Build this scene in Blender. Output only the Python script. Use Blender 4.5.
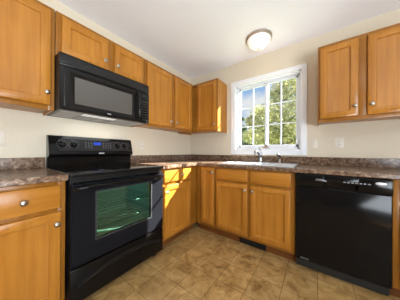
import bpy, bmesh, math, random
from mathutils import Vector, Matrix
for o in list(bpy.data.objects): bpy.data.objects.remove(o)
S = bpy.context.scene
COL = S.collection
PI = math.pi

# ------------------------------------------------------------ camera
CX, CY, CZ = 1.9286, -2.3361, 1.0651
YAW, PITCH, ROLL, FPX = 35.7435, 0.0763, 0.3193, 159.298
cam_d = bpy.data.cameras.new('camera'); cam = bpy.data.objects.new('camera', cam_d); COL.objects.link(cam)
ya, pt, ro = map(math.radians, (YAW, PITCH, ROLL))
Fv = Vector((-math.sin(ya)*math.cos(pt), math.cos(ya)*math.cos(pt), math.sin(pt)))
R0 = Vector((math.cos(ya), math.sin(ya), 0)); U0 = R0.cross(Fv)
Rv = R0*math.cos(ro) + U0*math.sin(ro); Uv = U0*math.cos(ro) - R0*math.sin(ro)
cam.matrix_world = Matrix(((Rv.x, Uv.x, -Fv.x, CX), (Rv.y, Uv.y, -Fv.y, CY), (Rv.z, Uv.z, -Fv.z, CZ), (0, 0, 0, 1)))
cam_d.sensor_width = 36; cam_d.lens = FPX/400*36
cam_d.shift_x = -1.2765/400; cam_d.shift_y = 1.1598/400
cam_d.clip_start = .02
S.camera = cam

# ------------------------------------------------------------ sky, sun, fill, exposure
SKY = 1.0
SUN = 64.0
FILL = 262.0
S.view_settings.view_transform = 'Standard'; S.view_settings.look = 'None'
S.view_settings.gamma = 1; S.view_settings.exposure = -0.13
S.view_settings.use_curve_mapping = False

W = bpy.data.worlds.new('sky'); S.world = W; W.use_nodes = True
nt = W.node_tree; nt.nodes.clear()
def N(t, kind, **kw):
    n = t.nodes.new(kind)
    for k, v in kw.items():
        if k.startswith('i_'):
            n.inputs[k[2:].replace('_', ' ')].default_value = v
        else: setattr(n, k, v)
    return n
def ramp(t, stops):
    n = t.nodes.new('ShaderNodeValToRGB'); e = n.color_ramp.elements
    while len(e) < len(stops): e.new(.5)
    for el, (p, c) in zip(e, stops): el.position = p; el.color = (*c, 1)
    return n
out = N(nt, 'ShaderNodeOutputWorld'); bg = N(nt, 'ShaderNodeBackground', i_Strength=SKY)
tc = N(nt, 'ShaderNodeTexCoord'); sep = N(nt, 'ShaderNodeSeparateXYZ')
nt.links.new(tc.outputs['Generated'], sep.inputs[0])
grad = ramp(nt, [(0.0, (.86, .90, .94)), (.16, (.72, .84, .97)), (.36, (.30, .54, .92)), (1.0, (.12, .30, .75))])
nt.links.new(sep.outputs['Z'], grad.inputs[0])
mp = N(nt, 'ShaderNodeMapping'); mp.inputs['Scale'].default_value = (3, 3, 6)
nz = N(nt, 'ShaderNodeTexNoise', i_Scale=1.3, i_Detail=5.0, i_Roughness=.55)
nt.links.new(tc.outputs['Generated'], mp.inputs[0]); nt.links.new(mp.outputs[0], nz.inputs[0])
cl = ramp(nt, [(.48, (0, 0, 0)), (.66, (1, 1, 1))]); nt.links.new(nz.outputs[0], cl.inputs[0])
mx = N(nt, 'ShaderNodeMixRGB'); mx.inputs['Color2'].default_value = (.95, .97, 1, 1)
nt.links.new(cl.outputs[0], mx.inputs[0]); nt.links.new(grad.outputs[0], mx.inputs['Color1'])
nt.links.new(mx.outputs[0], bg.inputs[0]); nt.links.new(bg.outputs[0], out.inputs[0])

sun_d = bpy.data.lights.new('sun', 'SUN'); sun = bpy.data.objects.new('sun', sun_d); COL.objects.link(sun)
sun_d.energy = SUN; sun_d.angle = math.radians(.55); sun_d.color = (1, .97, .92)
sun.rotation_euler = Vector((-1, -1.43, -1.22)).to_track_quat('-Z', 'Y').to_euler()
sun.location = (6, 8, 7)
def area(name, loc, d, sx, sy, power, color):
    l = bpy.data.lights.new(name, 'AREA'); l.shape = 'RECTANGLE'; l.size = sx; l.size_y = sy; l.energy = power; l.color = color
    o = bpy.data.objects.new(name, l); COL.objects.link(o); o.location = loc
    o.rotation_euler = Vector(d).to_track_quat('-Z', 'Y').to_euler(); return o
# unseen fill lamp added at the made-up patio opening, aimed up for the ceiling
area('added_patio_fill', (3.96, -3.15, 1.0), (-1, .12, 1.35), 1.9, 1.8, FILL, (.84, .92, 1))

# ------------------------------------------------------------ mesh helpers
class M:
    def __init__(s): s.bm = bmesh.new()
    def box(s, x0, x1, y0, y1, z0, z1, bev=0, seg=2):
        x0, x1 = sorted((x0, x1)); y0, y1 = sorted((y0, y1)); z0, z1 = sorted((z0, z1))
        r = bmesh.ops.create_cube(s.bm, size=1); vs = r['verts']
        for v in vs:
            v.co = Vector(((x0+x1)/2+v.co.x*(x1-x0), (y0+y1)/2+v.co.y*(y1-y0), (z0+z1)/2+v.co.z*(z1-z0)))
        if bev:
            es = list({e for v in vs for e in v.link_edges})
            bmesh.ops.bevel(s.bm, geom=es, offset=bev, segments=seg, affect='EDGES', profile=.5)
        return s
    def rings(s, loops, close0=True, close1=True, cyclic=True):
        L = [[s.bm.verts.new(p) for p in l] for l in loops]
        n = len(L[0])
        for a, b in zip(L, L[1:]):
            for i in range(n if cyclic else n-1):
                j = (i+1) % n
                s.bm.faces.new((a[i], a[j], b[j], b[i]))
        if close0: s.bm.faces.new(L[0][::-1])
        if close1: s.bm.faces.new(L[-1])
        return s
    def tube(s, pts, r, n=12, caps=True, flat=1.0):
        pts = [Vector(p) for p in pts]; loops = []; prev = None
        for i, p in enumerate(pts):
            t = (pts[min(i+1, len(pts)-1)] - pts[max(i-1, 0)]).normalized()
            if prev is None:
                a = t.orthogonal().normalized() if abs(t.z) > .9 else t.cross(Vector((0, 0, 1))).normalized()
            else: a = (prev - t*prev.dot(t)).normalized()
            prev = a; b = t.cross(a)
            rr = r[i] if isinstance(r, (list, tuple)) else r
            loops.append([p + a*math.cos(2*PI*k/n)*rr*flat + b*math.sin(2*PI*k/n)*rr for k in range(n)])
        return s.rings(loops, caps, caps)
    def lathe(s, prof, c, axis='z', n=24):
        """prof: (radius, height along axis)."""
        ax = {'z': Vector((0, 0, 1)), '-z': Vector((0, 0, -1)), 'x': Vector((1, 0, 0)), '-y': Vector((0, -1, 0))}[axis] if isinstance(axis, str) else Vector(axis).normalized()
        a = ax.orthogonal().normalized(); b = ax.cross(a); c = Vector(c)
        return s.rings([[c + ax*h + (a*math.cos(2*PI*k/n) + b*math.sin(2*PI*k/n))*max(r, 1e-4) for k in range(n)] for r, h in prof])
    def prism(s, poly, d):
        d = Vector(d); return s.rings([[Vector(p) for p in poly], [Vector(p)+d for p in poly]])
    def cells(s, xs, ys, fill, z0, z1):
        """solid slab over the filled cells of an xy grid."""
        V = {}
        def vt(i, j, z):
            k = (i, j, z)
            if k not in V: V[k] = s.bm.verts.new((xs[i], ys[j], z))
            return V[k]
        nx, ny = len(xs)-1, len(ys)-1
        F = lambda i, j: 0 <= i < nx and 0 <= j < ny and fill(i, j)
        for i in range(nx):
            for j in range(ny):
                if not F(i, j): continue
                s.bm.faces.new((vt(i, j, z1), vt(i+1, j, z1), vt(i+1, j+1, z1), vt(i, j+1, z1)))
                s.bm.faces.new((vt(i, j, z0), vt(i, j+1, z0), vt(i+1, j+1, z0), vt(i+1, j, z0)))
                for di, dj, p, q in ((-1, 0, (i, j+1), (i, j)), (1, 0, (i+1, j), (i+1, j+1)), (0, -1, (i, j), (i+1, j)), (0, 1, (i+1, j+1), (i, j+1))):
                    if not F(i+di, j+dj):
                        s.bm.faces.new((vt(*p, z0), vt(*q, z0), vt(*q, z1), vt(*p, z1)))
        return s
    def xform(s, fn):
        for v in s.bm.verts: v.co = Vector(fn(*v.co))
        return s
    def build(s, name, mat, parent=None, smooth=True, kind=None):
        bm = s.bm
        bmesh.ops.recalc_face_normals(bm, faces=bm.faces[:])
        org = Vector(ORG.get(parent, (0, 0, 0))) if parent else Vector((0, 0, 0))
        if parent is None:
            los = [min(v.co[k] for v in bm.verts) for k in range(3)]; his = [max(v.co[k] for v in bm.verts) for k in range(3)]
            org = Vector(((los[0]+his[0])/2, (los[1]+his[1])/2, los[2]))
        for v in bm.verts: v.co -= org
        if smooth:
            for f in bm.faces: f.smooth = True
            for e in bm.edges:
                if len(e.link_faces) != 2 or e.calc_face_angle(0) > math.radians(38): e.smooth = False
        me = bpy.data.meshes.new(name); bm.to_mesh(me); bm.free()
        o = bpy.data.objects.new(name, me); COL.objects.link(o)
        me.materials.append(mat)
        if parent: o.parent = parent
        else: o.location = org
        ORG[o] = org
        if kind: o['kind'] = kind
        return o
ORG = {}
def thing(name, label, cat, loc, group=None):
    o = bpy.data.objects.new(name, None); COL.objects.link(o); o.location = loc; o.empty_display_size = .1
    o['label'] = label; o['category'] = cat
    if group: o['group'] = group
    ORG[o] = Vector(loc); return o
def tag(o, label, cat, group=None):
    o['label'] = label; o['category'] = cat
    if group: o['group'] = group
    return o

# ------------------------------------------------------------ materials
def mat(name, color, rough=.5, metal=0, spec=.5, coat=0, emit=None, estr=0):
    m = bpy.data.materials.new(name); m.use_nodes = True; b = m.node_tree.nodes['Principled BSDF']
    b.inputs['Base Color'].default_value = (*color, 1); b.inputs['Roughness'].default_value = rough
    b.inputs['Metallic'].default_value = metal; b.inputs['Specular IOR Level'].default_value = spec
    b.inputs['Coat Weight'].default_value = coat
    if emit: b.inputs['Emission Color'].default_value = (*emit, 1); b.inputs['Emission Strength'].default_value = estr
    return m
def noise_color(m, scale, stops, mscale=(1, 1, 1), detail=4, rough=.55, dist=0, coord='Object', bump=0, second=None):
    t = m.node_tree; b = t.nodes['Principled BSDF']
    tc = N(t, 'ShaderNodeTexCoord'); mp = N(t, 'ShaderNodeMapping'); mp.inputs['Scale'].default_value = mscale
    t.links.new(tc.outputs[coord], mp.inputs[0])
    n = N(t, 'ShaderNodeTexNoise', i_Scale=scale, i_Detail=float(detail), i_Roughness=rough, i_Distortion=float(dist))
    t.links.new(mp.outputs[0], n.inputs[0]); r = ramp(t, stops); t.links.new(n.outputs[0], r.inputs[0])
    c = r.outputs[0]
    if second:
        sc, st, fac = second
        n2 = N(t, 'ShaderNodeTexNoise', i_Scale=sc, i_Detail=3.0); t.links.new(tc.outputs[coord], n2.inputs[0])
        r2 = ramp(t, st); t.links.new(n2.outputs[0], r2.inputs[0])
        x = N(t, 'ShaderNodeMixRGB', blend_type='MULTIPLY'); x.inputs[0].default_value = fac
        t.links.new(c, x.inputs[1]); t.links.new(r2.outputs[0], x.inputs[2]); c = x.outputs[0]
    t.links.new(c, b.inputs['Base Color'])
    if bump:
        bp = N(t, 'ShaderNodeBump', i_Strength=bump, i_Distance=.002); t.links.new(n.outputs[0], bp.inputs['Height']); t.links.new(bp.outputs[0], b.inputs['Normal'])
    return m
def wood(name, ms, a, b, rough=.28):
    return noise_color(mat(name, a, rough, spec=.34), 1.0, [(.25, a), (.75, b)], ms, 5, .6, .3,
                       second=(2.6, [(.3, (.80, .77, .72)), (.68, (1, 1, 1))], .85))
WA, WB = (.345, .128, .012), (.505, .216, .034)
WOODV = wood('honey_maple_vertical', (26, 26, 1.6), WA, WB)
WOODF = wood('honey_maple_shaded_frame', (26, 26, 1.6), (.25, .090, .008), (.34, .138, .018))  # door maple made darker, putting the shade between doors into the frame colour
WOODX = wood('honey_maple_along_x', (1.6, 26, 26), WA, WB)
WOODY = wood('honey_maple_along_y', (26, 1.6, 26), WA, WB)
TOEK = wood('shaded_toe_kick_wood', (3, 3, 20), (.15, .047, .010), (.21, .072, .015), .5)  # reddish brown wood with the shadow under the cabinets put into its colour
WALL = noise_color(mat('cream_wall_paint', (.74, .66, .53), .75), 60, [(.3, (.63, .55, .425)), (.7, (.66, .58, .455))], bump=.08)
CEIL = noise_color(mat('white_ceiling_paint', (.88, .88, .89), .85), 90, [(.3, (.87, .87, .90)), (.7, (.905, .905, .935))], bump=.1)
WHITE = mat('white_vinyl', (.70, .72, .75), .35)
TRIMW = mat('white_trim_paint', (.76, .77, .79), .4)
PLATE = mat('almond_plate_plastic', (.68, .61, .52), .35)
SLOT = mat('slot_dark', (.10, .09, .08), .5)
COUNTER = noise_color(mat('speckled_laminate', (.3, .2, .15), .22, spec=.5), 34, [(.30, (.035, .018, .011)), (.44, (.13, .072, .042)), (.55, (.24, .150, .094)), (.68, (.46, .35, .25))], (1, 1, 1), 6, .72, .5,
                      second=(9, [(.3, (.55, .5, .48)), (.7, (1, 1, 1))], .8))
BLACK = mat('gloss_black_enamel', (.005, .0045, .0045), .12, spec=.2)
DOORBLK = mat('black_oven_door_glass', (.0078, .0082, .0105), .12, spec=.12)
BLACKG = mat('black_ceramic_glass', (.006, .006, .006), .07, spec=.35)
BLACKS = mat('satin_black_plastic', (.011, .010, .010), .3, spec=.3)
BLACKM = mat('matt_black', (.012, .012, .012), .6)
CHROME = mat('chrome', (.50, .52, .56), .2, 1)
STEEL = mat('brushed_stainless', (.74, .75, .77), .42, .9)
NICKEL = mat('satin_nickel', (.42, .385, .34), .32, 1)
BRONZE = mat('brushed_bronze', (.62, .56, .49), .38, 1)
SILVER = mat('silver_badge', (.72, .72, .74), .3, .6)
GREYP = mat('grey_print', (.10, .10, .105), .5)
RING = mat('burner_ring_grey', (.045, .045, .048), .25)
BLUE = mat('blue_display', (.005, .01, .06), .2, emit=(.02, .10, .9), estr=.75)
MWGLASS = noise_color(mat('microwave_window', (.09, .08, .07), .12, spec=.5), 900, [(.4, (.080, .072, .064)), (.6, (.105, .096, .086))])
MWBLK = mat('black_microwave_enamel', (.007, .0065, .006), .2, spec=.3)
ENAMEL = noise_color(mat('oven_enamel', (.16, .22, .18), .35), 260, [(.4, (.32, .42, .40)), (.62, (.42, .50, .48))])
LAMPGLASS = mat('frosted_lamp_glass', (.9, .88, .84), .4, emit=(1, .96, .90), estr=.4)
LENS = mat('cooktop_light_lens', (.9, .9, .9), .3, emit=(1, .98, .95), estr=.3)
FILTER = noise_color(mat('grease_filter_mesh', (.2, .2, .2), .5, .6), 300, [(.4, (.28, .28, .28)), (.6, (.42, .42, .42))])
MWBOTTOM = mat('microwave_underside', (.45, .44, .43), .45)
VENT = mat('dark_vent', (.012, .010, .009), .5)

def thin_glass(name, tint, refl, rcol=(1, 1, 1)):
    m = bpy.data.materials.new(name); m.use_nodes = True; t = m.node_tree; t.nodes.clear()
    o = N(t, 'ShaderNodeOutputMaterial'); tr = N(t, 'ShaderNodeBsdfTransparent'); tr.inputs[0].default_value = (*tint, 1)
    g = N(t, 'ShaderNodeBsdfGlossy', i_Roughness=.03); g.inputs[0].default_value = (*rcol, 1)
    f = N(t, 'ShaderNodeFresnel'); ge = N(t, 'ShaderNodeNewGeometry'); io = N(t, 'ShaderNodeMath', operation='MULTIPLY_ADD'); io.inputs[1].default_value = 1/1.45-1.45; io.inputs[2].default_value = 1.45; t.links.new(ge.outputs['Backfacing'], io.inputs[0]); t.links.new(io.outputs[0], f.inputs[0]); a = N(t, 'ShaderNodeMath', operation='ADD', use_clamp=True); a.inputs[1].default_value = refl
    x = N(t, 'ShaderNodeMixShader'); t.links.new(f.outputs[0], a.inputs[0]); t.links.new(a.outputs[0], x.inputs[0])
    t.links.new(tr.outputs[0], x.inputs[1]); t.links.new(g.outputs[0], x.inputs[2]); t.links.new(x.outputs[0], o.inputs[0]); return m
PANE = thin_glass('window_glass', (.96, .97, .97), 0)
OVENGLASS = thin_glass('coated_oven_glass', (.72, .88, .80), .08, (.5, .70, .58))

def floor_mat():
    m = mat('tan_vinyl_tile', (.3, .2, .12), .38, spec=.45); t = m.node_tree; b = t.nodes['Principled BSDF']
    tc = N(t, 'ShaderNodeTexCoord'); T = .2265
    n = N(t, 'ShaderNodeTexNoise', i_Scale=9.0, i_Detail=6.0, i_Roughness=.65, i_Distortion=.9); t.links.new(tc.outputs['Object'], n.inputs[0])
    r = ramp(t, [(.30, (.21, .110, .033)), (.44, (.37, .220, .075)), (.56, (.47, .300, .118)), (.72, (.58, .405, .185))]); t.links.new(n.outputs[0], r.inputs[0])
    mp = N(t, 'ShaderNodeMapping'); mp.inputs['Location'].default_value = (-(2.17-20*T-.0), -(-1.634-20*T), 0)
    t.links.new(tc.outputs['Object'], mp.inputs[0])
    br = N(t, 'ShaderNodeTexBrick', offset=0.0, squash=1.0, i_Scale=1.0, i_Bias=0.0)
    br.inputs['Mortar Size'].default_value = .0032; br.inputs['Mortar Smooth'].default_value = .3
    br.inputs['Brick Width'].default_value = T; br.inputs['Row Height'].default_value = T
    br.inputs['Color1'].default_value = (.86, .86, .86, 1); br.inputs['Color2'].default_value = (1.06, 1.05, 1.03, 1); br.inputs['Mortar'].default_value = (.52, .47, .42, 1)
    t.links.new(mp.outputs[0], br.inputs[0])
    x = N(t, 'ShaderNodeMixRGB', blend_type='MULTIPLY'); x.inputs[0].default_value = 1
    t.links.new(r.outputs[0], x.inputs[1]); t.links.new(br.outputs['Color'], x.inputs[2]); t.links.new(x.outputs[0], b.inputs['Base Color'])
    bp = N(t, 'ShaderNodeBump', i_Strength=.25, i_Distance=.002, invert=True); t.links.new(br.outputs['Fac'], bp.inputs['Height']); t.links.new(bp.outputs[0], b.inputs['Normal'])
    return m
FLOORM = floor_mat()

# ------------------------------------------------------------ room shell
RX, RY, CZH = 3.8, -8.5, 2.44
def shell(name, m, mt): 
    # shell meshes keep world coordinates so that their patterns stay put
    bm = m.bm; bmesh.ops.recalc_face_normals(bm, faces=bm.faces[:]); me = bpy.data.meshes.new(name); bm.to_mesh(me); bm.free()
    o = bpy.data.objects.new(name, me); COL.objects.link(o); me.materials.append(mt); o['kind'] = 'structure'; ORG[o] = Vector((0, 0, 0)); return o
shell('floor', M().box(-.12, RX+.12, RY-.12, .14, -.1, 0), FLOORM)
shell('ceiling', M().box(-.12, RX+.12, RY-.12, .14, CZH, CZH+.1), CEIL)
shell('wall_left', M().box(-.12, 0, RY, .14, 0, CZH), WALL)
WX0, WX1, WZ0, WZ1 = .897, 1.777, 1.088, 2.088
shell('wall_back', M().box(0, WX0, 0, .14, 0, CZH).box(WX1, RX, 0, .14, 0, CZH).box(WX0, WX1, 0, .14, 0, WZ0).box(WX0, WX1, 0, .14, WZ1, CZH), WALL)
shell('wall_right', M().box(RX, RX+.12, RY, -4.15, 0, CZH).box(RX, RX+.12, -2.15, .14, 0, CZH).box(RX, RX+.12, -4.15, -2.15, 2.1, CZH), WALL)
shell('wall_rear', M().box(-.12, RX+.12, RY-.12, RY, 0, CZH), WALL)
# added sliding patio door, unseen, in the right wall where the fill light stands
d1 = M()
for y in (-4.15, -3.18, -2.21): d1.box(RX+.03, RX+.09, y, y+.06, 0, 2.1)
d1.box(RX+.03, RX+.09, -4.15, -2.15, 2.04, 2.1).box(RX+.03, RX+.09, -4.15, -2.15, 0, .06)
d1 = shell('added_patio_door', d1, WHITE)
M().box(RX+.06, RX+.065, -4.09, -3.18, .06, 2.04).box(RX+.06, RX+.065, -3.12, -2.21, .06, 2.04).build('pane', PANE, d1)

shell('added_sun_block_roof', M().box(RX+.12, RX+3.2, -6.5, -.5, 2.36, 2.46), TRIMW)  # added out of view to keep direct sun out of the patio opening
# kitchen window
win = M()
win.box(WX0-.062, WX0, -.018, 0, WZ0-.066, WZ1+.062, .004).box(WX1, WX1+.062, -.018, 0, WZ0-.066, WZ1+.062, .004)
win.box(WX0, WX1, -.018, 0, WZ1, WZ1+.062, .004).box(WX0, WX1, -.018, 0, WZ0-.066, WZ0, .004)
win = shell('window_1', win, TRIMW)
jm = M().box(WX0, WX0+.012, -.002, .14, WZ0, WZ1).box(WX1-.012, WX1, -.002, .14, WZ0, WZ1).box(WX0, WX1, -.002, .14, WZ0, WZ0+.012).box(WX0, WX1, -.002, .14, WZ1-.012, WZ1)
jm.build('jamb', TRIMW, win)
fx0, fx1, fz0, fz1 = WX0+.012, WX1-.012, WZ0+.012, WZ1-.012
fr = M().box(fx0, fx0+.022, .055, .125, fz0, fz1, .003).box(fx1-.022, fx1, .055, .125, fz0, fz1, .003).box(fx0, fx1, .055, .125, fz0, fz0+.022, .003).box(fx0, fx1, .055, .125, fz1-.022, fz1, .003)
fr.build('window_frame', WHITE, win)
MID = 1.348
def sash(x0, x1, y0, y1, sw):
    z0, z1 = fz0+.018, fz1-.018
    m = M().box(x0, x0+sw, y0, y1, z0, z1, .003).box(x1-sw, x1, y0, y1, z0, z1, .003).box(x0, x1, y0, y1, z0, z0+.046, .003).box(x0, x1, y0, y1, z1-.026, z1, .003)
    s = m.build('sash', WHITE, win)
    gx0, gx1, gz0, gz1 = x0+sw, x1-sw, z0+.046, z1-.026; ym = (y0+y1)/2
    g = M(); h = .008
    g.box((gx0+gx1)/2-h, (gx0+gx1)/2+h, ym-.006, ym+.006, gz0, gz1)
    for k in (1, 2): g.box(gx0, gx1, ym-.0055, ym+.0055, gz0+(gz1-gz0)*k/3-h, gz0+(gz1-gz0)*k/3+h)
    g.build('muntin', WHITE, s)
    M().box(gx0-.003, gx1+.003, ym+.008, ym+.011, gz0-.003, gz1+.003).build('pane', PANE, s)
sash(fx0+.016, MID+.022, .092, .118, .030)
sash(MID-.018, fx1-.016, .060, .086, .032)
lt = M().box(1.300, 1.385, .040, .058, WZ0+.034, WZ0+.046, .003).box(1.33, 1.355, .030, .045, WZ0+.036, WZ0+.054, .003)
lt = lt.build('window_latch', mat('copper_latch', (.50, .28, .14), .35, .7), win)

# ------------------------------------------------------------ cabinets
Lw = lambda u, v, w: (w, u, v)          # left wall: u = y, w = distance from the wall
Bw = lambda u, v, w: (u, -w, v)         # back wall: u = x
def panel_door(u0, u1, v0, v1, w, T, b=.056):
    def loop(i, d): return [T(u0+i, v0+i, w+d), T(u1-i, v0+i, w+d), T(u1-i, v1-i, w+d), T(u0+i, v1-i, w+d)]
    return M().rings([loop(0, 0), loop(0, .015), loop(.002, .018), loop(.005, .020), loop(b-.003, .020), loop(b, .018), loop(b+.004, .0075), loop(b+.013, .0055)])
def slab_front(u0, u1, v0, v1, w, T):
    def loop(i, d): return [T(u0+i, v0+i, w+d), T(u1-i, v0+i, w+d), T(u1-i, v1-i, w+d), T(u0+i, v1-i, w+d)]
    return M().rings([loop(0, 0), loop(0, .012), loop(.002, .0155), loop(.008, .018), loop(.012, .020)])
def knob(u, v, w, T, parent):
    ax = Vector(T(0, 0, 1)) - Vector(T(0, 0, 0))
    M().lathe([(.0085, 0), (.0085, .002), (.005, .004), (.0048, .012), (.011, .016), (.0155, .020), (.0160, .024), (.013, .028), (.006, .030), (.0005, .0305)], T(u, v, w), ax, 20).build('knob', NICKEL, parent)
def tbox(m, T, u0, u1, v0, v1, w0, w1, bev=0):
    a, b = T(u0, v0, w0), T(u1, v1, w1); m.box(a[0], b[0], a[1], b[1], a[2], b[2], bev)
def upper(label, T, u0, u1, v0, v1, doors, D=.325, stile=.0):
    """doors: (du0, du1, dv0, dv1, knob_u, knob_v)"""
    t = thing('wall_cabinet', label, 'cabinet', T((u0+u1)/2, v0, D/2), 'honey maple wall cabinets')
    F = D-.020; m = M()
    tbox(m, T, u0+.001, u1-.001, v0+.018, v1, .001, F-.019)
    # sides run down past the cabinet floor
    tbox(m, T, u0+.001, u0+.013, v0, v0+.018, .001, F-.019); tbox(m, T, u1-.013, u1-.001, v0, v0+.018, .001, F-.019)
    m.build('body', WOODV, t)
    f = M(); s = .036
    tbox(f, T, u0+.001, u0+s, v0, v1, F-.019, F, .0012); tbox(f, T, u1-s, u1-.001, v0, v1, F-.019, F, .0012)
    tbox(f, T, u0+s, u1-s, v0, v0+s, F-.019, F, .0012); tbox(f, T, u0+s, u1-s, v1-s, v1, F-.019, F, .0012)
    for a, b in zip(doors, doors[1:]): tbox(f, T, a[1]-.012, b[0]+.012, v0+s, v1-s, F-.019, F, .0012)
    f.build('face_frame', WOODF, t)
    for d in doors:
        o = panel_door(*d[:4], F, T).build('door', WOODV, t)
        knob(d[4], d[5], F+.020, T, o)
    return t
VB, VT = 1.368, 2.142
upper('tall wood wall cabinet left of the microwave, cut by the photo edge', Lw, -2.545, -2.005, VB, VT, [(-2.515, -2.028, 1.402, 2.112, -2.052, 1.492)])
upper('short wide wood wall cabinet with two doors directly above the black microwave', Lw, -2.002, -1.224, 1.80, VT, [(-1.968, -1.628, 1.832, 2.112, -1.656, 1.905), (-1.566, -1.256, 1.832, 2.112, -1.540, 1.905)])
upper('tall two door wood wall cabinet between the microwave and the room corner', Lw, -1.221, -.328, VB, VT, [(-1.188, -.800, 1.395, 2.112, -.828, 1.470), (-.735, -.362, 1.395, 2.112, -.708, 1.470)])
upper('narrow single door wood wall cabinet in the corner left of the window', Bw, .003, .7575, VB, VT, [(.385, .738, 1.395, 2.112, .709, 1.470)])
upper('wood wall cabinet with two doors right of the window above the dishwasher', Bw, 1.940, 2.625, VB, VT, [(1.960, 2.243, 1.400, 2.112, 2.220, 1.490), (2.300, 2.600, 1.400, 2.112, 2.327, 1.490)])

def base(label, T, u0, u1, fronts, D=.63, back=.003, frame_u=None, top=.874, toe=True, rails=()):
    """fronts: (kind, u0, u1, v0, v1, knob or None)"""
    t = thing('base_cabinet', label, 'cabinet', T((u0+u1)/2, 0, D/2), 'honey maple base cabinets')
    F = D-.020; p = .016; m = M(); a, b = u0+.001, u1-.001
    tbox(m, T, a, a+p, .10, top, back, F-.019); tbox(m, T, b-p, b, .10, top, back, F-.019)
    tbox(m, T, a+p, b-p, .10, .10+p, back, F-.019); tbox(m, T, a+p, b-p, .10+p, top, back, back+.008)
    m.build('body', WOODV, t)
    fu0, fu1 = frame_u or (a, b)
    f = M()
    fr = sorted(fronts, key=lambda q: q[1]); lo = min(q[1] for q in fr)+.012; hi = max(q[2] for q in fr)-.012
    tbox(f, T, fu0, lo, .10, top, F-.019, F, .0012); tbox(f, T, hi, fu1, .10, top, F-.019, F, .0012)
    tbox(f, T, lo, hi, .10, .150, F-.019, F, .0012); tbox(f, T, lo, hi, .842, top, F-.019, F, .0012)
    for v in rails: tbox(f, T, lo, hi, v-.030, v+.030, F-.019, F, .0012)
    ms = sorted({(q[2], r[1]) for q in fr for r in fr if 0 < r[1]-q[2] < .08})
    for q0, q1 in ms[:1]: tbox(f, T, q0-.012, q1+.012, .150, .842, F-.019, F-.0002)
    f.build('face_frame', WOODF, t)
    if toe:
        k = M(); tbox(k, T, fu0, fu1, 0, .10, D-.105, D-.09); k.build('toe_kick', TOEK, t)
    for kind, d0, d1, v0, v1, kn in fronts:
        if kind == 'door': o = panel_door(d0, d1, v0, v1, F, T, .052).build('door', WOODV, t)
        else: o = slab_front(d0, d1, v0, v1, F, T).build('drawer' if kind == 'drawer' else 'false_drawer_front', WOODY if T is Lw else WOODX, t)
        if kn: knob(kn[0], kn[1], F+.020, T, o)
    return t
base('wood base cabinet left of the range with one drawer over one door', Lw, -2.40, -2.010,
     [('drawer', -2.362, -2.036, .706, .850, (-2.197, .778)), ('door', -2.362, -2.036, .130, .682, (-2.058, .612))], rails=(.694,))
base('sunlit wood base cabinet between the range and the corner', Lw, -1.230, -.640,
     [('drawer', -1.190, -.752, .722, .862, (-.925, .790)), ('door', -1.190, -.752, .125, .690, (-1.165, .625))], frame_u=(-1.229, -.6105), rails=(.706,))
base('narrow wood corner base cabinet left of the sink cabinet, one full height door', Bw, .640, .904,
     [('door', .698, .888, .140, .862, (.868, .800))], frame_u=(.611, .903))
base('wide wood sink base cabinet under the window with two doors', Bw, .905, 1.776,
     [('false', .926, 1.318, .728, .858, None), ('false', 1.352, 1.736, .728, .858, None),
      ('door', .926, 1.318, .132, .698, (1.294, .640)), ('door', 1.352, 1.736, .132, .698, (1.378, .640))], rails=(.713,))
base('wood base cabinet right of the dishwasher, mostly cut by the photo edge', Bw, 2.375, 2.85,
     [('drawer', 2.412, 2.815, .722, .858, (2.61, .790)), ('door', 2.412, 2.815, .132, .690, (2.440, .625))], rails=(.706,))
# floor register in the toe kick
rg = thing('toe_kick_register', 'black vent grille in the toe kick below the sink cabinet', 'vent', (1.35, -.545, 0))
M().box(1.205, 1.500, -.552, -.5405, .004, .074, .002).build('frame', VENT, rg)
sl = M()
for k in range(8): sl.box(1.215, 1.490, -.556, -.552, .010+k*.0077, .014+k*.0077)
sl.build('grille', VENT, rg)

# ------------------------------------------------------------ countertops
def bevelled(o, w=.012, seg=3):
    md = o.modifiers.new('round', 'BEVEL'); md.width = w; md.segments = seg; md.limit_method = 'ANGLE'; md.angle_limit = math.radians(40); return o
CT0, CT1, CF = .876, .914, .652
c1 = thing('countertop', 'speckled brown laminate countertop left of the range', 'countertop', (.3, -2.21, CT0), 'speckled brown laminate countertops')
bevelled(M().cells([.002, CF], [-2.42, -2.004], lambda i, j: True, CT0, CT1).build('slab', COUNTER, c1, smooth=False), .008)
bevelled(M().box(.001, .021, -2.42, -2.004, CT1, 1.006).build('backsplash', COUNTER, c1, smooth=False), .003)
c2 = thing('countertop', 'L shaped speckled brown laminate countertop running around the corner under the window', 'countertop', (1.2, -.33, CT0), 'speckled brown laminate countertops')
xs = [.002, CF, .960, 1.720, 2.87]; ys = [-1.232, -CF, -.560, -.150, -.002]
bevelled(M().cells(xs, ys, lambda i, j: (j > 0 or i == 0) and not (i == 2 and j == 2), CT0, CT1).build('slab', COUNTER, c2, smooth=False), .008)
bevelled(M().cells([.001, .021, 2.87], [-1.232, -.021, -.001], lambda i, j: i == 0 or j == 1, CT1, 1.006).build('backsplash', COUNTER, c2, smooth=False), .003)

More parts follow.
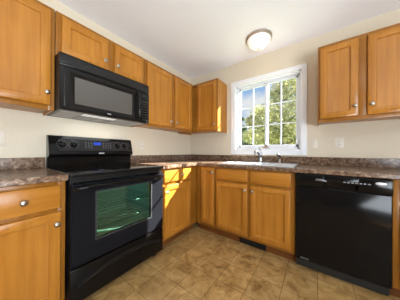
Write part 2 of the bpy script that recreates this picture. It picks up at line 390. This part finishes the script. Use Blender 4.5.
# ------------------------------------------------------------ sink, faucet, sprayer
sk = thing('sink', 'stainless steel double bowl sink set in the counter under the window', 'sink', (1.34, -.33, CT1))
SX0, SX1, SY0, SY1 = .925, 1.757, -.590, -.055
b1, b2, by0, by1 = (.975, 1.322), (1.360, 1.705), -.545, -.170
xs = [SX0, b1[0], b1[1], b2[0], b2[1], SX1]; ys = [SY0, by0, by1, SY1]
bevelled(M().cells(xs, ys, lambda i, j: not (j == 1 and i in (1, 3)), CT1+.0002, CT1+.007).build('rim', STEEL, sk, smooth=False), .003, 2)
for x0, x1 in (b1, b2):
    m = M(); zb = CT1-.16
    def rect(i, z): return [(x0+i, by0+i, z), (x1-i, by0+i, z), (x1-i, by1-i, z), (x0+i, by1-i, z)]
    m.rings([rect(.0005, CT1+.005), rect(.006, zb+.02), rect(.02, zb), ], False, True)
    o = m.build('bowl', STEEL, sk); md = o.modifiers.new('wall', 'SOLIDIFY'); md.thickness = .0015; md.offset = -1
    cxm, cym = (x0+x1)/2, (by0+by1)/2
    M().lathe([(.045, 0), (.043, .003), (.03, .002), (.001, .002)], (cxm, cym, zb+.0005), 'z').build('drain', CHROME, o)
FZ = CT1+.007; fxx, fy = 1.318, -.112
fa = thing('faucet', 'chrome single lever kitchen faucet behind the sink', 'faucet', (fxx, fy, FZ))
M().box(fxx-.10, fxx+.10, fy-.028, fy+.028, FZ, FZ+.010, .004).build('base_plate', CHROME, fa)
M().lathe([(.026, .009), (.025, .02), (.022, .06), (.021, .10), (.023, .112), (.020, .128), (.010, .136), (.001, .138)], (fxx, fy, FZ), 'z').build('body', CHROME, fa)
M().tube([(fxx, fy-.004, FZ+.070), (fxx-.002, fy-.045, FZ+.105), (fxx-.006, fy-.10, FZ+.138), (fxx-.010, fy-.145, FZ+.148), (fxx-.012, fy-.178, FZ+.140), (fxx-.012, fy-.192, FZ+.118)], [.018, .017, .017, .0185, .019, .017], 14).build('spout', CHROME, fa)
M().tube([(fxx, fy, FZ+.130), (fxx+.002, fy+.004, FZ+.150), (fxx-.002, fy-.006, FZ+.172), (fxx-.010, fy-.022, FZ+.196)], [.013, .011, .009, .0095], 12).build('lever', CHROME, fa)
sxx, sy = 1.556, -.112
sp = thing('sink_sprayer', 'small dark headed sink sprayer right of the faucet', 'sprayer', (sxx, sy, FZ))
M().lathe([(.022, 0), (.021, .006), (.014, .018), (.0115, .030), (.013, .045), (.012, .052)], (sxx, sy, FZ), 'z').build('holder', NICKEL, sp)
M().tube([(sxx, sy, FZ+.050), (sxx, sy-.001, FZ+.075), (sxx-.003, sy-.006, FZ+.092), (sxx-.012, sy-.022, FZ+.104), (sxx-.022, sy-.040, FZ+.106)], [.0105, .012, .015, .0155, .012], 12).build('spray_head', BLACKS, sp)

# ------------------------------------------------------------ range
RY0, RY1 = -2.000, -1.238
ra = thing('range', 'black freestanding electric range with glass cooktop and oven window', 'stove', (.33, (RY0+RY1)/2, 0))
m = M(); y0, y1 = RY0+.003, RY1-.003
m.box(.02, .635, y0, y0+.02, .045, .893).box(.02, .635, y1-.02, y1, .045, .893).box(.02, .04, y0+.02, y1-.02, .045, .893)
m.box(.04, .635, y0+.02, y1-.02, .045, .06).box(.04, .635, y0+.02, y1-.02, .852, .893).box(.04, .635, y0+.02, y1-.02, .288, .302)
m.build('body', BLACKS, ra)
m = M(); c0, c1y, cz0, cz1 = RY0+.085, RY1-.085, .385, .815
m.box(.10, .634, c0-.01, c0, cz0, cz1).box(.10, .634, c1y, c1y+.01, cz0, cz1).box(.10, .634, c0-.01, c1y+.01, cz0-.01, cz0).box(.10, .634, c0-.01, c1y+.01, cz1, cz1+.01).box(.09, .10, c0-.01, c1y+.01, cz0-.01, cz1+.01)
m.build('oven_cavity', ENAMEL, ra)
for z in (.500, .625):
    m = M()
    for x in (.14, .22, .30, .38, .46, .54, .60): m.tube([(x, c0+.002, z), (x, c1y-.002, z)], .003, 6)
    for k in range(14): 
        yy = c0+.02+(c1y-c0-.04)*k/13; m.tube([(.13, yy, z+.004), (.61, yy, z+.004)], .002, 6)
    m.build('oven_rack', CHROME, ra)
ct = M().box(.030, .668, RY0, RY1, .893, .9145, .005, 3).build('cooktop', BLACKG, ra)
for bx, by, br in ((.47, -1.80, .105), (.47, -1.43, .085), (.22, -1.80, .080), (.22, -1.43, .105)):
    m = M()
    for r in (br, br*.62):
        m.rings([[(bx+math.cos(2*PI*k/40)*q, by+math.sin(2*PI*k/40)*q, .9147) for k in range(40)] for q in (r-.003, r)], False, False)
    m.build('burner_ring', RING, ct)
# backguard
pf = [(.002, .900), (.060, .900), (.060, 1.005), (.098, 1.022), (.104, 1.034), (.100, 1.052), (.066, 1.178), (.056, 1.196), (.040, 1.202), (.002, 1.202)]
bgd = M().prism([(x, RY0+.004, z) for x, z in pf], (0, RY1-RY0-.008, 0)).build('backguard', BLACK, ra)
nrm = Vector((.126, 0, .034)).normalized()
def gpt(y, z, d=0):    # point on the sloping face of the backguard
    x = .100+(z-1.052)*(.066-.100)/(1.178-1.052); return Vector((x, y, z))+nrm*d
tz = Vector((-.034, 0, .126)).normalized()
def gplate(ya, yb, za, zb, d):
    return M().rings([[gpt(ya, za, q), gpt(yb, za, q), gpt(yb, zb, q), gpt(ya, zb, q)] for q in (-.001, d)])
M().rings([[gpt(RY0+.07, 1.066, q), gpt(RY1-.03, 1.066, q), gpt(RY1-.03, 1.172, q), gpt(RY0+.07, 1.172, q)] for q in (-.001, .001)]).build('control_panel', BLACKS, bgd)
gplate(-1.655, -1.588, 1.124, 1.152, .0022).build('clock_display', BLUE, bgd)
bt = M()
for r in range(3):
    for yy in (-1.725, -1.700, -1.675, -1.565, -1.540, -1.515, -1.490):
        a = gpt(yy, 1.098+r*.022, .0015); bt.lathe([(.0065, 0), (.006, .0012), (.001, .0013)], a, nrm, 10)
bt.build('button', GREYP, bgd, kind='stuff')
for ky in (-1.908, -1.822, -1.415, -1.336):
    c = gpt(ky, 1.122, .001)
    k = M().lathe([(.030, 0), (.029, .004), (.021, .006), (.019, .020), (.017, .022), (.001, .0225)], c, nrm, 24).build('control_knob', BLACK, bgd)
    g = M(); p = c+nrm*.022
    g.rings([[p+Vector((0, sy_*.004, 0))+tz*sz*.017+nrm*q for sy_, sz in ((-1, -1), (1, -1), (1, 1), (-1, 1))] for q in (-.01, .008)]).build('grip', BLACKS, k)
    tk = M()
    for k_ in range(11):
        an = math.radians(-140+28*k_+90); 
        q = gpt(ky, 1.122, .0012)+Vector((0, 1, 0))*math.cos(an)*.037+tz*math.sin(an)*.037
        tk.lathe([(.0022, 0), (.002, .0006), (.0005, .0007)], q, nrm, 6)
    tk.build('dial_marks', mat('white_print', (.4, .4, .4), .5), bgd, kind='stuff')
M().rings([[(x, y, z) for y, z in ((-1.615, 1.034), (-1.565, 1.034), (-1.565, 1.046), (-1.615, 1.046))] for x in (.1015, .1065)]).build('badge', SILVER, bgd)
# oven door
dz0, dz1 = .300, .842; wy0, wy1, wz0, wz1 = -1.850, -1.385, .438, .775; dx0, dx1 = .637, .664
od = M().rings([[(dx0, y, z) for y, z in ((y0, dz0), (y1, dz0), (y1, dz1), (y0, dz1))],
                [(dx1-.006, y, z) for y, z in ((y0, dz0), (y1, dz0), (y1, dz1), (y0, dz1))],
                [(dx1, y, z) for y, z in ((y0+.006, dz0+.006), (y1-.006, dz0+.006), (y1-.006, dz1-.006), (y0+.006, dz1-.006))],
                [(dx1, y, z) for y, z in ((wy0, wz0), (wy1, wz0), (wy1, wz1), (wy0, wz1))],
                [(dx1-.004, y, z) for y, z in ((wy0+.003, wz0+.003), (wy1-.003, wz0+.003), (wy1-.003, wz1-.003), (wy0+.003, wz1-.003))],
                [(dx0, y, z) for y, z in ((wy0+.003, wz0+.003), (wy1-.003, wz0+.003), (wy1-.003, wz1-.003), (wy0+.003, wz1-.003))],
                [(dx0, y, z) for y, z in ((y0, dz0), (y1, dz0), (y1, dz1), (y0, dz1))]], False, False).build('oven_door', DOORBLK, ra)
M().box(.654, .6575, wy0+.001, wy1-.001, wz0+.001, wz1-.001).build('oven_window', OVENGLASS, od)
M().rings([[(dx1+e, y, z) for y, z in ((wy0+i, wz0+i), (wy1-i, wz0+i), (wy1-i, wz1-i), (wy0+i, wz1-i))] for i, e in ((-.007, -.001), (-.007, .0012), (.003, .0012), (.003, -.003))], False, False).build('window_trim', mat('dark_grey_trim', (.03, .034, .034), .4), od)
hz = .822
M().tube([(.66, y0+.018, hz-.012), (.690, y0+.020, hz-.004), (.706, y0+.040, hz), (.710, y0+.10, hz+.002), (.712, (y0+y1)/2, hz+.003), (.710, y1-.10, hz+.002), (.706, y1-.040, hz), (.690, y1-.020, hz-.004), (.66, y1-.018, hz-.012)], [.012, .013, .0135, .013, .013, .013, .0135, .013, .012], 14).build('handle', BLACK, od)
# storage drawer with an arched pull lip
dr = M().box(.637, .662, y0, y1, .062, .290, .005, 2).build('storage_drawer', BLACK, ra)
ar = []
for k in range(25):
    s_ = k/24; ar.append((.663, y0+.045+(y1-y0-.09)*s_, .182+.055*math.sin(PI*s_)**.8))
m = M(); loops = []
for p in ar:
    x, y, z = p
    loops.append([(x-.003, y, z-.022), (x+.010, y, z-.016), (x+.017, y, z-.004), (x+.016, y, z+.004), (x+.006, y, z+.006), (x-.003, y, z+.006)])
m.rings(loops).build('drawer_pull', BLACKS, dr)
for fx in (.10, .58):
    for yy in (y0+.045, y1-.045):
        M().lathe([(.020, 0), (.020, .008), (.009, .012), (.009, .046)], (fx, yy, 0), 'z', 16).build('foot', BLACKM, ra)

# ------------------------------------------------------------ microwave
MZ0, MZ1 = 1.372, 1.798; my0, my1 = -1.999, -1.226
mw = thing('microwave', 'black over the range microwave hung under the short wall cabinet', 'microwave', (.2, (my0+my1)/2, MZ0))
M().box(.003, .378, my0, my1, MZ0+.006, MZ1, .003).build('body', BLACKS, mw)
und = M().box(.006, .374, my0+.004, my1-.004, MZ0, MZ0+.007).build('underside', BLACKS, mw)
for ya, yb in ((-1.975, -1.835), (-1.545, -1.395), (-1.385, -1.250)): M().box(.05, .345, ya, yb, MZ0-.0015, MZ0+.001).build('panel', MWBOTTOM, und)
for ya, yb in ((-1.825, -1.695), (-1.685, -1.555)): M().box(.05, .245, ya, yb, MZ0-.0015, MZ0+.001).build('grease_filter', FILTER, und)
M().box(.262, .345, -1.825, -1.555, MZ0-.0015, MZ0+.001).build('light_lens', LENS, und)
gz = 1.706
vg = M().box(.379, .398, my0, my1, gz, MZ1, .004).build('vent_grille', MWBLK, mw)
sl = M()
for k in range(5): sl.box(.396, .4005, my0+.012, my1-.012, gz+.014+k*.013, gz+.020+k*.013)
sl.build('louver', BLACKM, vg)
py = -1.330; mz1 = gz-.004
ox, ax_ = .379, .402
wy = (-1.905, -1.428); wz = (1.432, 1.640)
def yz(x, a, b, c, d): return [(x, a, c), (x, b, c), (x, b, d), (x, a, d)]
md = M().rings([yz(ox, my0, py, MZ0, mz1), yz(ax_-.006, my0, py, MZ0, mz1), yz(ax_, my0+.006, py-.004, MZ0+.006, mz1-.006),
                yz(ax_, wy[0]-.03, wy[1]+.03, wz[0]-.028, wz[1]+.028), yz(ax_-.004, wy[0]-.022, wy[1]+.022, wz[0]-.020, wz[1]+.020), yz(ax_-.004, *wy, *wz)]).build('door', MWBLK, mw)
M().box(ax_-.001, ax_+.005, -1.972, -1.958, 1.40, 1.69, .002).build('edge_rib', BLACKS, md)
M().box(ax_-.006, ax_-.003, *wy, *wz).build('door_window', MWGLASS, md)
M().tube([(ax_-.002, -1.372, 1.412), (ax_+.024, -1.372, 1.420), (ax_+.042, -1.372, 1.450), (ax_+.047, -1.372, 1.545), (ax_+.042, -1.372, 1.640), (ax_+.024, -1.372, 1.670), (ax_-.002, -1.372, 1.678)], .016, 14).build('handle', BLACKG, md)
M().box(ax_-.001, ax_+.0012, -1.665, -1.635, 1.396, 1.403).build('badge', SILVER, md)
cp = M().box(ox, ax_-.001, py+.002, my1, MZ0, mz1, .004).build('control_panel', BLACK, mw)
M().box(ax_-.002, ax_, py+.015, my1-.012, 1.645, 1.680).build('display', mat('dim_display', (.006, .018, .02), .1), cp)
kp = M()
for r in range(8):
    for c in range(3): kp.box(ax_-.002, ax_+.0003, py+.020+c*.025, py+.034+c*.025, 1.402+r*.028, 1.410+r*.028, .001, 1)
kp.build('key', mat('dim_print', (.045, .045, .047), .5), cp, kind='stuff')
area('cooktop_task_light', (.20, -1.62, MZ0-.006), (0, 0, -1), .12, .45, 1.2, (.95, .98, 1))

# ------------------------------------------------------------ dishwasher
DX0, DX1 = 1.781, 2.369
dw = thing('dishwasher', 'black built in dishwasher with silver badge under the counter', 'dishwasher', ((DX0+DX1)/2, -.33, 0))
M().box(DX0+.004, DX1-.004, -.60, -.02, .03, .866).build('tub', BLACKM, dw)
M().box(DX0+.002, DX1-.002, -.570, -.555, .002, .115).build('kick_plate', BLACKM, dw)
dd = M().box(DX0+.001, DX1-.001, -.640, -.600, .098, .757, .006, 3).build('door', BLACK, dw)
cpn = M()
# control panel with a scooped pocket handle along its lower edge
px0, px1 = 1.985, 2.190
cpn.box(DX0+.001, px0, -.655, -.600, .762, .868, .006, 3).box(px1, DX1-.001, -.655, -.600, .762, .868, .006, 3).box(px0-.004, px1+.004, -.655, -.600, .808, .868, .004, 2).box(px0-.004, px1+.004, -.622, -.600, .762, .81)
cpn = cpn.build('control_panel', BLACK, dw)
M().tube([(1.925, -.6555, .826), (1.94, -.659, .829), (1.98, -.659, .826), (2.0, -.6555, .820)], [.006, .010, .009, .005], 10, flat=.5).build('latch', mat('dull_latch_metal', (.22, .22, .23), .35, .8), cpn)
kp = M()
for k in range(7): kp.box(2.105+k*.023, 2.119+k*.023, -.6568, -.654, .823, .831, .0006, 1)
kp.build('button', mat('pale_print', (.26, .26, .27), .5), cpn, kind='stuff')
m = M().lathe([(.026, 0), (.025, .003), (.02, .0045), (.001, .005)], (0, 0, 0), '-y', 24).xform(lambda x, y, z: (2.308+x*1.1, y-.6548, .838+z*.42))
m.build('badge', SILVER, cpn)
M().box(1.818, 1.882, -.6412, -.639, .112, .122).build('badge', GREYP, dd)

# ------------------------------------------------------------ outlets and switches
def plate(T, u, v, w, label, cat, kind):
    t = thing(cat.replace(' ', '_'), label, cat, T(u, v-.058, 0), 'wall plates')
    m = M(); tbox(m, T, u-w/2, u+w/2, v-.058, v+.058, .0005, .006, .002); m.build('plate', PLATE, t)
    n = 2 if w > .1 else 1
    for q in range(n):
        uu = u+(q-(n-1)/2)*.046
        if kind == 'outlet':
            for dv in (-.020, .020):
                m = M(); tbox(m, T, uu-.016, uu+.016, v+dv-.014, v+dv+.014, .005, .0075, .001); r = m.build('receptacle', PLATE, t)
                m = M(); tbox(m, T, uu-.008, uu-.005, v+dv-.006, v+dv+.006, .0074, .0079); tbox(m, T, uu+.005, uu+.008, v+dv-.006, v+dv+.006, .0074, .0079); m.build('slot', SLOT, r)
        else:
            m = M(); tbox(m, T, uu-.006, uu+.006, v-.014, v+.014, .005, .0068); tbox(m, T, uu-.004, uu+.004, v-.002, v+.012, .006, .014, .001); m.build('toggle', PLATE, t)
plate(Lw, -2.262, 1.158, .076, 'pale wall plate above the counter left of the range', 'light switch', 'switch')
plate(Lw, -1.048, 1.152, .072, 'almond outlet on the wall between range and corner', 'wall outlet', 'outlet')
plate(Bw, 1.908, 1.168, .072, 'almond toggle switch plate beside the window casing', 'light switch', 'switch')
plate(Bw, 2.137, 1.168, .080, 'almond outlet plate under the right wall cabinet above the dishwasher', 'wall outlet', 'outlet')

# ------------------------------------------------------------ ceiling lamp
lx, ly = 1.362, -.375
lm = thing('ceiling_lamp', 'lit flush ceiling lamp with frosted glass dome and bronze ring', 'lamp', (lx, ly, 2.44))
M().lathe([(.146, 0), (.150, .004), (.150, .016), (.145, .019), (.147, .026), (.141, .031), (.134, .033), (.10, .033), (.001, .022)], (lx, ly, 2.4398), '-z', 48).build('ring', BRONZE, lm)
dome = [(.133, .030), (.133, .036), (.128, .050), (.118, .066), (.104, .082), (.087, .098), (.066, .113), (.044, .124), (.022, .130), (.004, .132)]
M().lathe(dome, (lx, ly, 2.4398), '-z', 48).build('glass_shade', LAMPGLASS, lm)
M().lathe([(.014, .126), (.016, .132), (.010, .138), (.015, .147), (.010, .156), (.0005, .160)], (lx, ly, 2.4398), '-z', 20).build('finial', BRONZE, lm)
pl = bpy.data.lights.new('ceiling_lamp_bulb', 'POINT'); plo = bpy.data.objects.new('ceiling_lamp_bulb', pl); COL.objects.link(plo)
pl.energy = 1.2; pl.color = (1, .86, .66); pl.shadow_soft_size = .11; plo.location = (lx, ly, 2.20)

# ------------------------------------------------------------ yard beyond the window
gr = noise_color(mat('lawn', (.08, .14, .03), .9), 3, [(.3, (.05, .10, .02)), (.7, (.13, .20, .05))])
shell('ground', M().box(-30, 30, .6, 60, -.8, -.6), gr)
def leafmat(name, a, b, tr=.45):
    m = bpy.data.materials.new(name); m.use_nodes = True; t = m.node_tree; t.nodes.clear()
    o = N(t, 'ShaderNodeOutputMaterial'); d = N(t, 'ShaderNodeBsdfDiffuse'); l = N(t, 'ShaderNodeBsdfTranslucent'); x = N(t, 'ShaderNodeMixShader'); x.inputs[0].default_value = tr
    tc = N(t, 'ShaderNodeTexCoord'); n = N(t, 'ShaderNodeTexNoise', i_Scale=5.0, i_Detail=4.0); r = ramp(t, [(.35, a), (.65, b)])
    t.links.new(tc.outputs['Object'], n.inputs[0]); t.links.new(n.outputs[0], r.inputs[0])
    for s in (d, l): t.links.new(r.outputs[0], s.inputs[0])
    t.links.new(d.outputs[0], x.inputs[1]); t.links.new(l.outputs[0], x.inputs[2]); t.links.new(x.outputs[0], o.inputs[0]); return m
BARK = noise_color(mat('bark', (.12, .08, .05), .9), 12, [(.3, (.07, .05, .035)), (.7, (.16, .12, .09))], (1, 1, .2))
rnd = random.Random(7)
def tree(label, x, y, h, blobs, nleaf, size, mt, cone=False):
    t = thing('tree', label, 'tree', (x, y, -.6), 'trees in the yard')
    tr = M().tube([(x, y, -.6), (x+.05, y, h*.3), (x-.03, y+.05, h*.6), (x, y, h*.85)], [.16, .12, .08, .03], 10)
    for bx, by, bz, r in blobs:
        tr.tube([(x, y, max(0, bz-r*1.2)), (x+bx*.5, y+by*.5, bz-r*.5), (x+bx, y+by, bz)], [.06, .04, .015], 6)
    tr.build('trunk', BARK, t)
    m = M(); bm = m.bm
    tot = sum(r**2 for *_, r in blobs)
    for bx, by, bz, r in blobs:
        for _ in range(int(nleaf*r*r/tot)):
            v = Vector((rnd.gauss(0, 1), rnd.gauss(0, 1), rnd.gauss(0, 1))).normalized()*r*rnd.random()**.42
            v.z *= .85
            c = Vector((x+bx, y+by, bz))+v
            a = Vector((rnd.gauss(0, 1), rnd.gauss(0, 1), rnd.gauss(0, 1))).normalized(); b = a.orthogonal().normalized()
            s = size*rnd.uniform(.6, 1.3); w = s*.55
            bm.faces.new([bm.verts.new(c-a*s), bm.verts.new(c+b*w), bm.verts.new(c+a*s), bm.verts.new(c-b*w)])
    m2 = bm; me = bpy.data.meshes.new('foliage')
    for v in bm.verts: v.co -= Vector((x, y, -.6))
    bm.to_mesh(me); bm.free(); me.materials.append(mt)
    o = bpy.data.objects.new('foliage', me); COL.objects.link(o); o.parent = t
LG = leafmat('autumn_green_leaves', (.13, .16, .05), (.62, .60, .30))
LG2 = leafmat('mid_green_leaves', (.06, .09, .03), (.20, .22, .09))
LD = leafmat('grey_green_needles', (.05, .08, .05), (.15, .19, .13), .25)
B1 = [(-0.7, 0.0, 4.79, 0.73), (-0.32, 0.3, 5.5, 0.58), (-0.96, -0.3, 4.29, 0.52), (-0.09, 0.0, 3.97, 0.61), (-1.39, 0.2, 3.52, 0.72), (-0.56, -0.2, 3.16, 0.71), (-2.2, 0.3, 3.66, 0.53), (-2.49, 0.0, 2.99, 0.53), (-1.73, -0.3, 2.62, 0.65), (-0.9, 0.0, 2.12, 0.74), (-0.1, 0.2, 2.54, 0.67), (-2.72, 0.1, 2.1, 0.54), (-1.86, 0.0, 1.67, 0.56), (0.02, 0.0, 1.39, 0.55), (-0.75, 0.0, 5.97, 0.37),
      (.5, .2, 4.9, .75), (.7, .0, 3.6, .8), (.8, .2, 2.3, .8)]
tree('tall yellow green tree filling most of the window view', .3, 8.0, 6.0, [(a+.8, b, c, r*1.05) for a, b, c, r in B1], 15000, .07, LG)
tree('darker green tree low behind the yellow green tree in the window', -1.7, 12.5, 3.4,
     [(0, 0, 2.3, .9), (.9, 0, 1.7, .9), (-.8, .1, 1.5, .8), (1.9, 0, 1.7, .9), (2.6, 0, 2.0, .7)], 5000, .09, LG2)
tree('low grey green bush at the lower left corner of the window', -3.6, 11.0, 2.6,
     [(0.35, 0.0, 3.0, 0.42), (0.1, 0.2, 2.05, 0.53), (0.6, 0.0, 1.55, 0.51), (-.4, .1, 1.3, .6), (.3, 0, 3.9, .22)], 3000, .07, LD)
